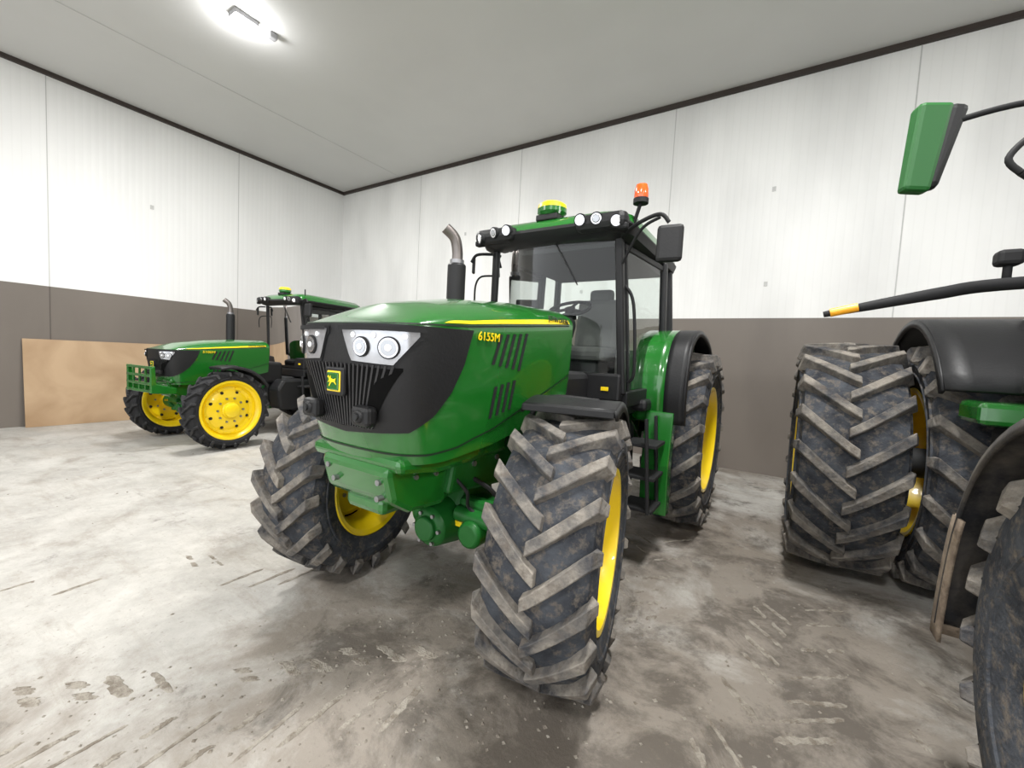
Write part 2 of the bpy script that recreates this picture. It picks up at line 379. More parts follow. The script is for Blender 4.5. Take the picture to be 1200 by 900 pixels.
def tractor(name,loc,rz,sc,label,fw,rw,steer=0,front_y=0,rear_y=0,duals=False,guard=False,cab_z=1.0,hood_z=1.0,hood_y=1.0,fouter=1.06,lug_clean=False,rf=None,cabx=0,caby=0,nlf=20,front_x=0,rear_x=0,beacon=True):
    root=empty(name,loc,rz=rz)
    b=empty('body',(0,0,0),root,sc=sc)
    WB=2.80*sc+rear_y
    fR,fW,fr,ft=fw; rR,rW,rrm,rt=rw
    for sg,t in ((1,'front_left'),(-1,'front_right')):
        e=wheel(t,root,(sg*ft+front_x,front_y,fR),fR,fW,fr,sg,steer=steer,nl=nlf,lh=.042*(fR/.7),clean=lug_clean,rim_in=.02 if not lug_clean else .06,lt=.072 if not lug_clean else .045,holes=lug_clean)
        cyl('final_drive',(-sg*.22,0,0),(-sg*.02,0,0),.13,GREEN2,e,bev=.02)
        RR=fR+.065
        if rf: g=rf; wa=-fW*.5-.04 if sg<0 else -fW*.5; wb=fW*.5 if sg<0 else fW*.5+.04
        else:
            g=[(-RR*math.cos(math.radians(a)),RR*math.sin(math.radians(a))) for a in (75,87,99,112,124,136,148)]; wa=-fW*.46; wb=fW*.46
        MM=MUD if rf else BLK
        g0=smoothpts(g,4)
        sheet('mudguard',[(y,z,wa,wb) for y,z in g0],0,0,MM,e,th=.012)
        for s2,xe in ((-1,wa),(1,wb)):
            V=[];F=[]; k=1-.045/RR
            for y,z in g0: V.append((xe,y,z)); V.append((xe+s2*.012,y*k,z*k))
            for i in range(len(g0)-1): F.append((2*i,2*i+1,2*i+3,2*i+2))
            mesh('mudguard_lip_%d'%s2,V,F,MM,e,smooth=True,solid=.012)
        y,z=g0[0]
        box('mudguard_front_lip',((wa+wb)/2,y-.004,z-.014),(wb-wa,.014,.034),MM,e,bev=.004)
        if rf:
            gg=g0[-9:]+[(g0[-1][0],g0[-1][1]-.05)]
            sheet('mud_flap',[(y*1.012,z,wa-.004,wb+.004) for y,z in gg],0,0,TAN,e,th=.02)
            V=[];F=[]
            xe=wa-.008 if sg<0 else wb+.008
            for y,z in gg: V.append((xe,y*1.012,z)); V.append((xe,y-.09,z))
            for i in range(len(gg)-1): F.append((2*i,2*i+1,2*i+3,2*i+2))
            mesh('mud_flap_side',V,F,TAN,e,smooth=True,solid=.012)
        tube('mudguard_bracket',[(-sg*.30,.05,.02),(-sg*.30,.12,fR*.7),(-sg*.22,.10,RR-.03),(sg*.1,.10,RR-.012)],.018,BLK,e)
    for sg,t in ((1,'rear_left'),(-1,'rear_right')):
        wheel(t,root,(sg*rt+rear_x,WB,rR),rR,rW,rrm,sg,nl=20,lh=.05,clean=lug_clean,rim_in=.05,lt=.085 if not lug_clean else .055)
        if duals:
            wheel(t+'_dual',root,(sg*duals,WB,rR),rR,rW,rrm,sg,nl=21,lh=.055,rim_in=-.1,lt=.085)
            cyl('dual_axle_'+t,(sg*rt*.8,WB,rR),(sg*duals,WB,rR),.12,DARK,root)
        cyl('rear_axle_'+t,(sg*.2,WB,rR),(sg*rt,WB,rR),.14,GREEN2,root)
    hb=empty('hood_group',(0,(hood_y-1)*.66-.0,0),b); hb.scale=(1,hood_y,hood_z)
    build_hood(hb,label,small=lug_clean)
    fz=fR/sc
    prism('front_frame',[(-.45,.93),(-.50,1.13),(.1,1.17),(.9,1.30),(1.3,1.30),(1.3,.86),(.5,.84),(.2,.90),(-.2,.86),(-.42,.88)],-.23,.23,GREEN2,b,bev=.03)
    prism('front_weight_bracket',[(-.54,.95),(-.575,1.08),(-.57,1.13),(-.10,1.13),(.05,1.00),(-.20,.86),(-.42,.875)],-.235,.26,GREEN,b,bev=.03)
    prism('nose_lower_panel',[(-.56,1.10),(-.57,1.17),(.3,1.20),(.3,1.08),(-.3,1.06)],-.33,.33,GREEN,b,bev=.03)
    box('front_hitch_block',(.02,-.44,.90),(.28,.14,.09),GREEN,b,bev=.03)
    for x,z in ((-.17,1.07),(-.12,1.01),(.20,1.05),(.20,.975)):
        cyl('frame_bolt',(x,-.54,z),(x,-.582,z),.014,STEEL,b,seg=12)
    for sg in (1,-1):
        for y,z in ((-.40,1.05),(-.26,1.04),(-.1,1.05)): cyl('frame_side_bolt',(sg*.25,y,z),(sg*.270,y,z),.012,STEEL,b,seg=10)
        tube('axle_hose_%d'%sg,[(sg*.28,-.0,.97),(sg*.36,.08,.9),(sg*.42,.15,.8),(sg*.6,.1,.78)],.013,BLKM,b)
        tube('brake_line_%d'%sg,[(sg*.26,-.15,1.02),(sg*.34,-.10,.92),(sg*.30,-.02,.80),(sg*.45,.0,.74)],.010,BLKM,b)
        prism('frame_side_plate_%d'%sg,[(-.2,.92),(-.15,1.12),(.9,1.26),(1.2,1.2),(1.0,.88),(.4,.86)],sg*.23,sg*.30,GREEN2,b,bev=.02)
        for i in range(4): cyl('plate_bolt_%d_%d'%(i,sg),(sg*.29,.0+i*.22,1.05),(sg*.312,.0+i*.22,1.05),.016,STEEL,b,seg=8)
    ax=ft/sc
    yy=front_y/sc
    prism('axle_center',[(yy-.17,fz-.10),(yy-.20,fz+.02),(yy-.12,fz+.22),(yy+.14,fz+.22),(yy+.2,fz+.0),(yy+.1,fz-.14),(yy-.1,fz-.15)],-.2,.2,GREEN2,b,bev=.05)
    cyl('axle_diff',(.08,yy-.05,fz-.02),(.08,yy-.32,fz-.03),.16,GREEN2,b,r2=.11,bev=.03)
    cyl('axle_diff_cap',(.08,yy-.30,fz-.03),(.08,yy-.35,fz-.03),.07,GREEN2,b,bev=.01)
    for i in range(6):
        a=i*math.pi/3; cyl('diff_bolt_%d'%i,(.08+.09*math.cos(a),yy-.30,fz-.03+.09*math.sin(a)),(.08+.09*math.cos(a),yy-.332,fz-.03+.09*math.sin(a)),.011,STEEL,b,seg=8)
    cyl('axle_oil_can',(.34,yy-.16,fz-.02),(.34,yy-.28,fz-.02),.075,GREEN2,b,bev=.02)
    box('axle_label',(.22,yy-.215,fz+.0),(.06,.01,.03),YEL,b,bev=.002)
    for sg in (1,-1):
        cyl('axle_beam_%d'%sg,(sg*.15,yy,fz),(sg*(ax-.16),yy,fz),.125,GREEN2,b,r2=.09)
        cyl('axle_kingpin_%d'%sg,(sg*(ax-.20),yy,fz-.18),(sg*(ax-.20),yy,fz+.18),.07,GREEN2,b,bev=.02)
        cyl('steer_cylinder_%d'%sg,(sg*.2,yy-.20,fz+.06),(sg*.48,yy-.20,fz+.05),.045,GREEN2,b,bev=.01)
        cyl('steer_rod_%d'%sg,(sg*.45,yy-.20,fz+.05),(sg*(ax-.2),yy-.17,fz+.02),.018,CHR,b)
        box('axle_tie_%d'%sg,(sg*.3,yy-.14,fz+.1),(.22,.1,.09),GREEN2,b,bev=.03)
    box('engine_block',(0,.75,1.12),(.50,1.2,.52),DARK,b,bev=.04)
    prism('transmission',[(1.1,.60),(1.1,1.15),(2.9,1.2),(3.1,1.0),(3.1,.65),(2.2,.5)],-.3,.3,DARK,b,bev=.04)
    box('firewall',(0,1.10,1.35*hood_z),(.80,.55,.42),BLK,b,bev=.05)
    for sg in (1,-1):
        prism('fuel_tank_%d'%sg,[(1.15,.55),(1.10,.95),(1.22,1.14),(1.85,1.14),(1.9,.6),(1.7,.48)],sg*.30,sg*.66,BLK,b,bev=.05)
        for i in range(3):
            box('step_%d_%d'%(i,sg),(sg*.80,1.66,.48+i*.26),(.26,.30,.03),BLKM,b,bev=.006)
        for y in (1.50,1.80):
            bar('step_rail_%d'%sg,(sg*.90,y,.46),(sg*.84,y,1.22),.025,.04,BLKM,b)
        prism('step_shield_%d'%sg,[(1.84,.36),(1.80,.80),(1.86,1.25),(1.98,1.25),(1.92,.8),(1.96,.38)],sg*.74,sg*.97,GREEN,b,bev=.01)
    # cab
    c=empty('cab',(cabx,caby,0),b)
    A0=(.635,1.42,1.40);A1=(.565,1.32,2.62);B0=(.71,2.38,1.45);B1=(.66,2.36,2.62);C0=(.68,2.78,1.75);C1=(.63,2.70,2.62)
    m=lambda p,sg:(p[0]*sg,p[1],p[2])
    for sg in (1,-1):
        bar('pillar_a_%d'%sg,m(A0,sg),m(A1,sg),.06,.075,BLK,c,bev=.015)
        bar('pillar_b_%d'%sg,m(B0,sg),m(B1,sg),.06,.09,BLK,c,bev=.015)
        bar('pillar_c_%d'%sg,m(C0,sg),m(C1,sg),.06,.08,BLK,c,bev=.015)
        bar('door_sill_%d'%sg,m((.65,1.42,1.36),sg),m((.73,2.4,1.40),sg),.06,.12,BLK,c,up=(0,0,1))
        bar('door_frame_front_%d'%sg,m((.65,1.54,1.42),sg),m((.58,1.44,2.58),sg),.02,.045,BLK,c)
        bar('door_frame_top_%d'%sg,m((.58,1.40,2.56),sg),m((.66,2.33,2.56),sg),.02,.05,BLK,c,up=(0,0,1))
        mesh('door_glass_%d'%sg,[m((.643,1.48,1.42),sg),m((.715,2.36,1.45),sg),m((.66,2.33,2.6),sg),m((.572,1.36,2.6),sg)],[(0,1,2,3)],GLASS,c)
        mesh('quarter_glass_%d'%sg,[m((.71,2.4,1.8),sg),m((.68,2.76,1.8),sg),m((.63,2.68,2.6),sg),m((.66,2.36,2.6),sg)],[(0,1,2,3)],GLASS,c)
        bar('door_handle_%d'%sg,m((.72,2.24,1.74),sg),m((.72,2.24,1.92),sg),.03,.04,BLKM,c)
        tube('grab_rail_%d'%sg,[m((.665,1.47,1.5),sg),m((.71,1.45,1.6),sg),m((.68,1.42,2.1),sg),m((.61,1.40,2.25),sg)],.013,BLKM,c)
    V=[];F=[];n=8
    for i in range(n+1):
        t=i/n*2-1
        V.append((t*.63,1.40-.08*(1-t*t),1.40)); V.append((t*.565,1.31-.05*(1-t*t),2.62))
    for i in range(n): F.append((2*i,2*i+2,2*i+3,2*i+1))
    mesh('windscreen',V,F,GLASS,c,smooth=True)
    mesh('rear_window',[(-.67,2.78,1.8),(.67,2.78,1.8),(.62,2.70,2.6),(-.62,2.70,2.6)],[(0,1,2,3)],GLASS,c)
    bar('windscreen_base',(-.64,1.39,1.45),(.64,1.39,1.45),.22,.10,BLK,c,up=(0,1,0),bev=.02)
    bar('cowl_panel',(-.64,1.37,1.26),(.64,1.37,1.26),.16,.06,BLK,c,up=(0,1,0),bev=.02)
    bar('cowl_badge',(.50,1.31,1.44),(.56,1.312,1.44),.03,.01,YEL,c,up=(0,1,0),bev=.002)
    box('rear_window_base',(0,2.78,1.5),(1.32,.06,.55),BLK,c,bev=.02)
    box('cab_floor',(0,2.08,1.28),(1.28,1.40,.12),BLK,c,bev=.02)
    bar('wiper',(.05,1.25,2.60),(.26,1.28,2.25),.010,.012,BLK,c)
    def roofring(z,x,y0,y1,r=.16,k=4):
        P=[]
        for cx,cy,a0 in ((x-r,y1-r,0),(-x+r,y1-r,90),(-x+r,y0+r,180),(x-r,y0+r,270)):
            for i in range(k+1):
                a=math.radians(a0+90*i/k); P.append((cx+r*math.cos(a),cy+r*math.sin(a),z))
        return P
    def loft(name,rings,mat):
        n=len(rings[0]);V=[p for r in rings for p in r];F=[]
        for i in range(len(rings)-1):
            for k in range(n): j=(k+1)%n; F.append((i*n+k,i*n+j,(i+1)*n+j,(i+1)*n+k))
        F.append(tuple(range(n)));F.append(tuple(range((len(rings)-1)*n,len(rings)*n)))
        return mesh(name,V,F,mat,c,smooth=True)
    loft('roof_lower',[roofring(2.585,.62,1.24,2.80),roofring(2.605,.67,1.18,2.88),roofring(2.67,.69,1.14,2.90),roofring(2.70,.67,1.16,2.88)],BLK)
    loft('roof_cap',[roofring(2.69,.68,1.17,2.87),roofring(2.75,.67,1.20,2.86),roofring(2.80,.60,1.28,2.80),roofring(2.83,.46,1.40,2.66)],GREEN)
    for sg in (1,-1):
        box('light_pod_%d'%sg,(sg*.475,1.175,2.68),(.40,.14,.13),BLK,c,bev=.05)
        box('roof_corner_lamp_%d'%sg,(sg*.64,1.16,2.63),(.08,.06,.05),BLKM,c,bev=.015)
        for i,(x,z) in enumerate(((.33,2.70),(.45,2.695),(.59,2.665))):
            y=1.112 if i<2 else 1.120
            cyl('work_light_bezel_%d_%d'%(i,sg),(sg*x,y+.02,z),(sg*(x+.01*i),y-.016,z-.006),.048,BLKM,c)
            cyl('work_light_chrome_%d_%d'%(i,sg),(sg*x,y+.01,z),(sg*(x+.01*i),y-.020,z-.007),.038,CHR,c)
            cyl('work_light_%d_%d'%(i,sg),(sg*x,y+.01,z),(sg*(x+.01*i),y-.024,z-.007),.030,LENS if i!=1 else REFL,c,bev=.006)
    box('seat_cushion',(0.02,2.15,1.72),(.5,.5,.14),SEAT,c,bev=.05)
    box('seat_back',(0.02,2.40,2.02),(.48,.14,.56),SEAT,c,bev=.06,rot=(math.radians(-8),0,0))
    box('seat_headrest',(0.02,2.46,2.34),(.26,.10,.14),SEAT,c,bev=.04)
    box('seat_base',(0.02,2.15,1.50),(.34,.36,.32),INT,c,bev=.03)
    box('side_console',(-.40,2.1,1.75),(.2,.7,.35),INT,c,bev=.05)
    box('passenger_seat',(.45,2.2,1.62),(.22,.35,.3),SEAT,c,bev=.05)
    cyl('steering_column',(0,1.50,1.40),(0,1.68,2.06),.05,INT,c)
    box('dashboard',(0,1.50,1.92),(.30,.14,.20),INT,c,bev=.05,rot=(math.radians(-25),0,0))
    sw=[]
    ctr=Vector((0,1.72,2.12)); nrm=Vector((0,-.45,.9)).normalized(); uu=Vector((1,0,0)); ww=nrm.cross(uu)
    for i in range(25):
        a=2*math.pi*i/24; sw.append(ctr+uu*.19*math.cos(a)+ww*.19*math.sin(a))
    tube('steering_wheel',sw,.016,BLKM,c,sub=1)
    for a in (90,210,330): cyl('steering_spoke_%d'%a,ctr,ctr+uu*.19*math.cos(math.radians(a))+ww*.19*math.sin(math.radians(a)),.014,BLKM,c,seg=8)
    cyl('steering_hub',ctr-nrm*.10,ctr+nrm*.01,.05,BLKM,c)
    box('monitor',(-.40,1.62,2.12),(.22,.04,.16),BLKM,c,bev=.01,rot=(0,0,.3))
    box('headliner',(0,2.0,2.57),(1.16,1.3,.05),INT,c,bev=.01)
    if beacon:
        cyl('beacon_stem',(.66,1.32,2.66),(.71,1.32,2.84),.014,BLKM,c)
        cyl('beacon_base',(.71,1.32,2.83),(.71,1.32,2.865),.055,BLKM,c)
        lz=[(.048,2.865),(.052,2.88),(.05,2.93),(.04,2.965),(.015,2.975)]
        V=[];F=[]
        for r,z in lz:
            for i in range(20): V.append((.71+r*math.cos(i*math.pi/10),1.32+r*math.sin(i*math.pi/10),z))
        for k in range(len(lz)-1):
            for i in range(20): j=(i+1)%20; F.append((k*20+i,k*20+j,k*20+20+j,k*20+20+i))
        F.append(tuple(range(80,100)))
        mesh('beacon_lens',V,F,ORG,c,smooth=True)
    else:
        cyl('antenna_stem',(.60,1.36,2.66),(.60,1.36,2.90),.012,BLKM,c)
    loftr=lambda z,x,y: [(-.05+x*math.cos(t*math.pi/12),1.36+y*math.sin(t*math.pi/12),z) for t in range(24)]
    box('gps_mount',(-.05,1.36,2.82),(.2,.2,.05),BLK,c,bev=.01)
    loft('gps_base',[loftr(2.84,.09,.09),loftr(2.87,.125,.12),loftr(2.905,.125,.12)],GREEN)
    loft('gps_dome',[loftr(2.905,.125,.12),loftr(2.935,.12,.115),loftr(2.955,.09,.09),loftr(2.962,.03,.03)],YEL)
    tube('mirror_arm_1',[(.60,1.27,2.60),(.76,1.2,2.66),(.90,1.16,2.68),(.96,1.16,2.62)],.014,BLKM,c)
    tube('mirror_arm_low_1',[(.61,1.30,2.40),(.76,1.2,2.60),(.90,1.16,2.66)],.011,BLKM,c)
    box('mirror_head_1',(.975,1.16,2.475),(.17,.06,.25),BLK,c,bev=.025,rot=(0,0,.1))
    tube('mirror_arm_2',[(-.58,1.27,2.56),(-.70,1.20,2.55),(-.73,1.16,2.48)],.013,BLKM,c)
    tube('mirror_cable_2',[(-.60,1.32,2.38),(-.68,1.24,2.36),(-.72,1.22,2.28),(-.74,1.24,2.14)],.009,BLKM,c)
    box('mirror_head_2',(-.735,1.20,2.46),(.025,.05,.15),BLK,c,bev=.010,rot=(0,0,.5))
    if cab_z!=1.0: c.scale=(1,1,cab_z); c.location=(cabx,caby,-(cab_z-1)*1.3)
    cyl('exhaust_muffler',(-.70,.95,1.55),(-.70,.95,2.42),.078,BLK,b,bev=.02)
    cyl('exhaust_collar',(-.70,.95,2.40),(-.70,.95,2.45),.06,STEEL,b)
    tube('exhaust_pipe',[(-.70,.95,2.42),(-.70,.95,2.52),(-.71,.92,2.63),(-.755,.85,2.70)],.046,PIPE,b,seg=16)
    cyl('exhaust_elbow',(-.3,.9,1.5),(-.7,.95,1.6),.05,DARK,b)
    if not duals:
        pf=smoothpts([(1.90,1.15),(1.86,1.40),(1.90,1.66),(2.04,1.86),(2.35,1.97),(2.75,1.96),(3.15,1.86),(3.5,1.62),(3.70,1.3)],4)
    else:
        cy=WB/sc; Rf=rR/sc+.17
        pf=[(cy-Rf*math.cos(math.radians(a)),rR/sc+Rf*math.sin(math.radians(a))) for a in range(33,150,7)]
    xi=.60
    cy=WB/sc
    for sg in (1,-1):
        xm=.88 if not duals else xi+.10
        sheet('fender_inner_%d'%sg,pf,sg*xi,sg*xm,GREEN,b,th=.02)
        sheet('fender_outer_%d'%sg,pf,sg*xm,sg*fouter,BLK,b,th=.025)
        V=[];F=[]
        for y,z in pf:
            dy=y-cy; dz=z-.93; l=math.hypot(dy,dz); V.append((sg*fouter,y,z)); V.append((sg*(fouter+.005),y-dy/l*.05,z-dz/l*.05))
        for i in range(len(pf)-1): F.append((2*i,2*i+1,2*i+3,2*i+2))
        mesh('fender_lip_%d'%sg,V,F,BLK,b,smooth=True,solid=.02)
        V=[(sg*xi,y,z) for y,z in pf]+[(sg*xi,3.3,1.0),(sg*xi,2.2,.95)]
        mesh('fender_wall_%d'%sg,V,[tuple(range(len(V)))],GREEN,b,solid=.015)
        box('fender_tail_lamp_%d'%sg,(sg*(xm-.05),pf[-3][0]+.02,pf[-3][1]+.03),(.14,.05,.06),RED,b)
        box('cab_step_trim_%d'%sg,(sg*.70,1.95,1.30),(.16,.5,.10),BLK,b,bev=.03)
        bar('lift_arm_%d'%sg,(sg*.3,3.05,.75),(sg*.42,3.75,.55),.05,.09,DARK,b)
    if guard:
        for sg in (1,-1):
            prism('guard_side_%d'%sg,[(-.86,.95),(-.86,1.36),(-.80,1.39),(-.78,1.1),(-.5,1.02),(-.5,.92)],sg*.36,sg*.41,GREEN,b)
        for z in (1.36,1.23,1.10,.98): bar('guard_bar_%d'%int(z*100),(-.40,-.84,z),(.40,-.84,z),.05,.045,GREEN,b,up=(0,0,1))
        for x in (-.2,0,.2): bar('guard_upright_%d'%int(x*10),(x,-.84,.96),(x,-.84,1.36),.03,.03,GREEN,b)
    return root,b,c

tractor('tractor',(-1.69,1.83,0),0,1.0,'6155M',(.69,.49,.385,.90),(.90,.50,.52,.925),steer=math.radians(11),front_y=.20,front_x=-.095,rear_x=-.02,rear_y=.13,fouter=1.04,cabx=.02)
tractor('tractor',(-7.99,2.98,0),math.radians(5.6),.90,'5100M',(.61,.31,.43,.84),(.80,.42,.52,.90),guard=True,cab_z=1.07,hood_z=.94,hood_y=1.12,caby=.34,rear_y=.16,fouter=1.0,lug_clean=True,beacon=False)
X0,Y0=2.15,1.51
gp=[(-.3,.77),(0,.82),(.3,.78),(.58,.60),(.74,.34),(.81,.08),(.84,-.16)]
t3,b3,c3=tractor('tractor',(X0,Y0,0),0,1.05,'8R 310',(.76,.50,.26,1.20),(.965,.65,.58,.93),front_y=.155,rear_y=.18,duals=1.67,fouter=1.21,rf=gp)
e=empty('right_side_mirror',(0,0,0),t3)
def W(x,y,z): return (x-X0,y-Y0,z)
box('mirror_shell',W(.515,2.9,2.79),(.14,.10,.42),GREENM,e,bev=.02,rot=(0,.10,.3),taper=.8)
box('mirror_face',W(.585,2.93,2.79),(.09,.12,.40),BLK,e,bev=.03,rot=(0,.18,.3),taper=.7)
tube('mirror_arm',[W(.60,2.9,2.90),W(.9,2.95,2.95),W(1.5,3.1,2.95)],.014,BLKM,e)
tube('marker_arm',[W(.20,3.2,2.01),W(.42,3.2,2.06),W(.7,3.2,2.12),W(.93,3.22,2.16),W(1.55,3.3,2.2)],.03,BLKM,e,radii=[.018,.028,.034,.034,.034])
cyl('marker_reflector',W(.23,3.19,2.018),W(.36,3.185,2.050),.025,AMB,e)
box('arm_camera',W(.96,3.25,2.30),(.10,.10,.08),BLKM,e,bev=.02)
cyl('arm_camera_stem',W(.96,3.25,2.17),W(.96,3.25,2.28),.018,BLKM,e)
tube('lamp_loop',[W(.80,2.7,2.55),W(.76,2.7,2.62),W(.84,2.72,2.72),W(.98,2.8,2.8),W(1.2,2.95,2.62),W(1.0,2.8,2.44),W(.80,2.7,2.55)],.013,BLKM,e)
tube('exhaust_stack',[W(1.20,3.5,1.6),W(1.20,3.5,2.1),W(1.20,3.5,2.45)],.05,BLKM,e)
box('side_toolbox',W(1.16,3.55,1.47),(.40,.34,.13),GREEN,e,bev=.03)
box('side_tank',W(1.30,3.45,1.0),(.40,.5,.8),DARK,e,bev=.05)

# ------------------------------------------------------------------ room
XW,YW,HC,HB=-10.99,7.70,6.12,2.467
XR,YF=13.0,-7.0
def wallmat(name,col,vert_axis,ribs=True,dirt=.0,lo=.36,hi=.58,rs=3.0):
    m,N,L,b=newmat(name)
    tc=N.new('ShaderNodeTexCoord')
    n=N.new('ShaderNodeTexNoise'); n.inputs['Scale'].default_value=.9; n.inputs['Detail'].default_value=5
    mp=N.new('ShaderNodeMapping'); mp.inputs['Scale'].default_value=(1,1,.35) ; L.new(tc.outputs['Object'],mp.inputs['Vector'])
    L.new(mp.outputs['Vector'],n.inputs['Vector'])
    mx=N.new('ShaderNodeMix'); mx.data_type='RGBA'
    mx.inputs['A'].default_value=(*[c*(1-dirt) for c in col],1); mx.inputs['B'].default_value=(*col,1)
    mr=N.new('ShaderNodeMapRange'); mr.inputs['From Min'].default_value=lo; mr.inputs['From Max'].default_value=hi
    L.new(n.outputs['Fac'],mr.inputs['Value']); L.new(mr.outputs['Result'],mx.inputs['Factor']); out=mx.outputs['Result']
    b.inputs['Roughness'].default_value=.5
    if ribs:
        w=N.new('ShaderNodeTexWave'); w.wave_type='BANDS'; w.bands_direction=vert_axis; w.inputs['Scale'].default_value=rs
        L.new(tc.outputs['Object'],w.inputs['Vector'])
        bp=N.new('ShaderNodeBump'); bp.inputs['Strength'].default_value=.15; bp.inputs['Distance'].default_value=.01
        L.new(w.outputs['Fac'],bp.inputs['Height']); L.new(bp.outputs['Normal'],b.inputs['Normal'])
        r2=N.new('ShaderNodeMapRange'); r2.inputs['From Min'].default_value=.0; r2.inputs['From Max'].default_value=.12; r2.inputs['To Min'].default_value=.975; r2.inputs['To Max'].default_value=1  # groove shading painted into the panel colour along the ribs
        L.new(w.outputs['Fac'],r2.inputs['Value'])
        vm=N.new('ShaderNodeVectorMath'); vm.operation='SCALE'; L.new(out,vm.inputs[0]); L.new(r2.outputs['Result'],vm.inputs['Scale']); out=vm.outputs[0]
    L.new(out,b.inputs['Base Color'])
    return m
WHB=wallmat('panel_white_x',(.80,.80,.785),'X',dirt=.14)
WHL=wallmat('panel_white_y',(.80,.80,.79),'Y',dirt=.06)
BRB=wallmat('plinth_brown_x',(.165,.142,.122),'X',ribs=False,dirt=.15)
CEI=wallmat('ceiling_paint',(.62,.62,.61),'X',ribs=False,dirt=.03)
TRM=flat('trim_dark',(.035,.025,.02),.6)
JNT=flat('panel_joint',(.50,.50,.49),.6)
JNTC=flat('ceiling_joint',(.50,.50,.49),.6)
JNTD=flat('panel_joint_dark',(.09,.075,.065),.6)
T=.2
CUBE=[(0,1,3,2),(4,6,7,5),(0,4,5,1),(2,3,7,6),(0,2,6,4),(1,5,7,3)]
def two_tone(name,c2,s2,low,up):
    cx,cy=c2; sx,sy=s2
    V=[];F=[];MI=[]
    for (z0,z1,ex,mi) in ((-.1,HB,.012,0),(HB,HC+.1,0,1)):
        b=len(V)
        for x in (-.5,.5):
            for y in (-.5,.5):
                for z in (z0,z1): V.append((cx+x*(sx+2*ex),cy+y*(sy+2*ex),z))
        for f in CUBE: F.append(tuple(b+i for i in f)); MI.append(mi)
    return mesh(name,V,F,[low,up],mi=MI)
two_tone('wall_left',(XW-T/2,(YW+YF)/2),(T,YW-YF+2*T),BRB,WHL)
two_tone('wall_back',((XW+XR)/2,YW+T/2),(XR-XW,T),BRB,WHB)
two_tone('wall_right',(XR+T/2,(YW+YF)/2),(T,YW-YF+2*T),BRB,WHL)
box('ceiling',((XW+XR)/2,(YW+YF)/2,HC+.1),(XR-XW+.4,YW-YF+.4,.2),CEI,bev=0)
DX0,DX1,DH=-9.5,11.5,5.2
def frontwall():
    V=[];F=[]
    for (x0,x1,z0,z1) in ((XW,DX0,0,HC),(DX1,XR,0,HC),(DX0,DX1,DH,HC)):
        b=len(V)
        for x in (x0,x1):
            for y in (YF-T,YF):
                for z in (z0,z1): V.append((x,y,z))
        for f in CUBE: F.append(tuple(b+i for i in f))
    mesh('wall_front',V,F,WHB)
frontwall()
box('trim_1',(XW+.03,(YW+YF)/2,HC-.035),(.06,YW-YF,.07),TRM,bev=0)
box('trim_2',((XW+XR)/2,YW-.03,HC-.035),(XR-XW,.06,.07),TRM,bev=0)
def joints():
    V=[];F=[];MI=[]
    def q(c,s,mi):
        b=len(V)
        for x in (-.5,.5):
            for y in (-.5,.5):
                for z in (-.5,.5): V.append((c[0]+x*s[0],c[1]+y*s[1],c[2]+z*s[2]))
        for f in CUBE: F.append(tuple(b+i for i in f)); MI.append(mi)
    for y in (-4.3,-1.2,1.86,4.91):
        q((XW,y,(HB+HC)/2),(.008,.012,HC-HB),0); q((XW+.012,y,HB/2),(.008,.015,HB),1)
    for x in (-7.9,-4.95,-1.84,1.25,4.3,7.4,10.5):
        q((x,YW,(HB+HC)/2),(.014,.008,HC-HB),0)
    for x in (-.29,-3.4,2.75,-6.4,5.8):
        for z in (3.0,4.45): q((x,YW,z),(.05,.02,.07),0)
    for y in (.3,3.3): q((XW,y,4.3),(.02,.06,.08),0)
    mesh('trim_3',V,F,[JNT,JNTD],mi=MI)
joints()
box('trim_4',(-8.6,(YW+YF)/2,HC-.003),(.015,YW-YF,.006),JNTC,bev=0)

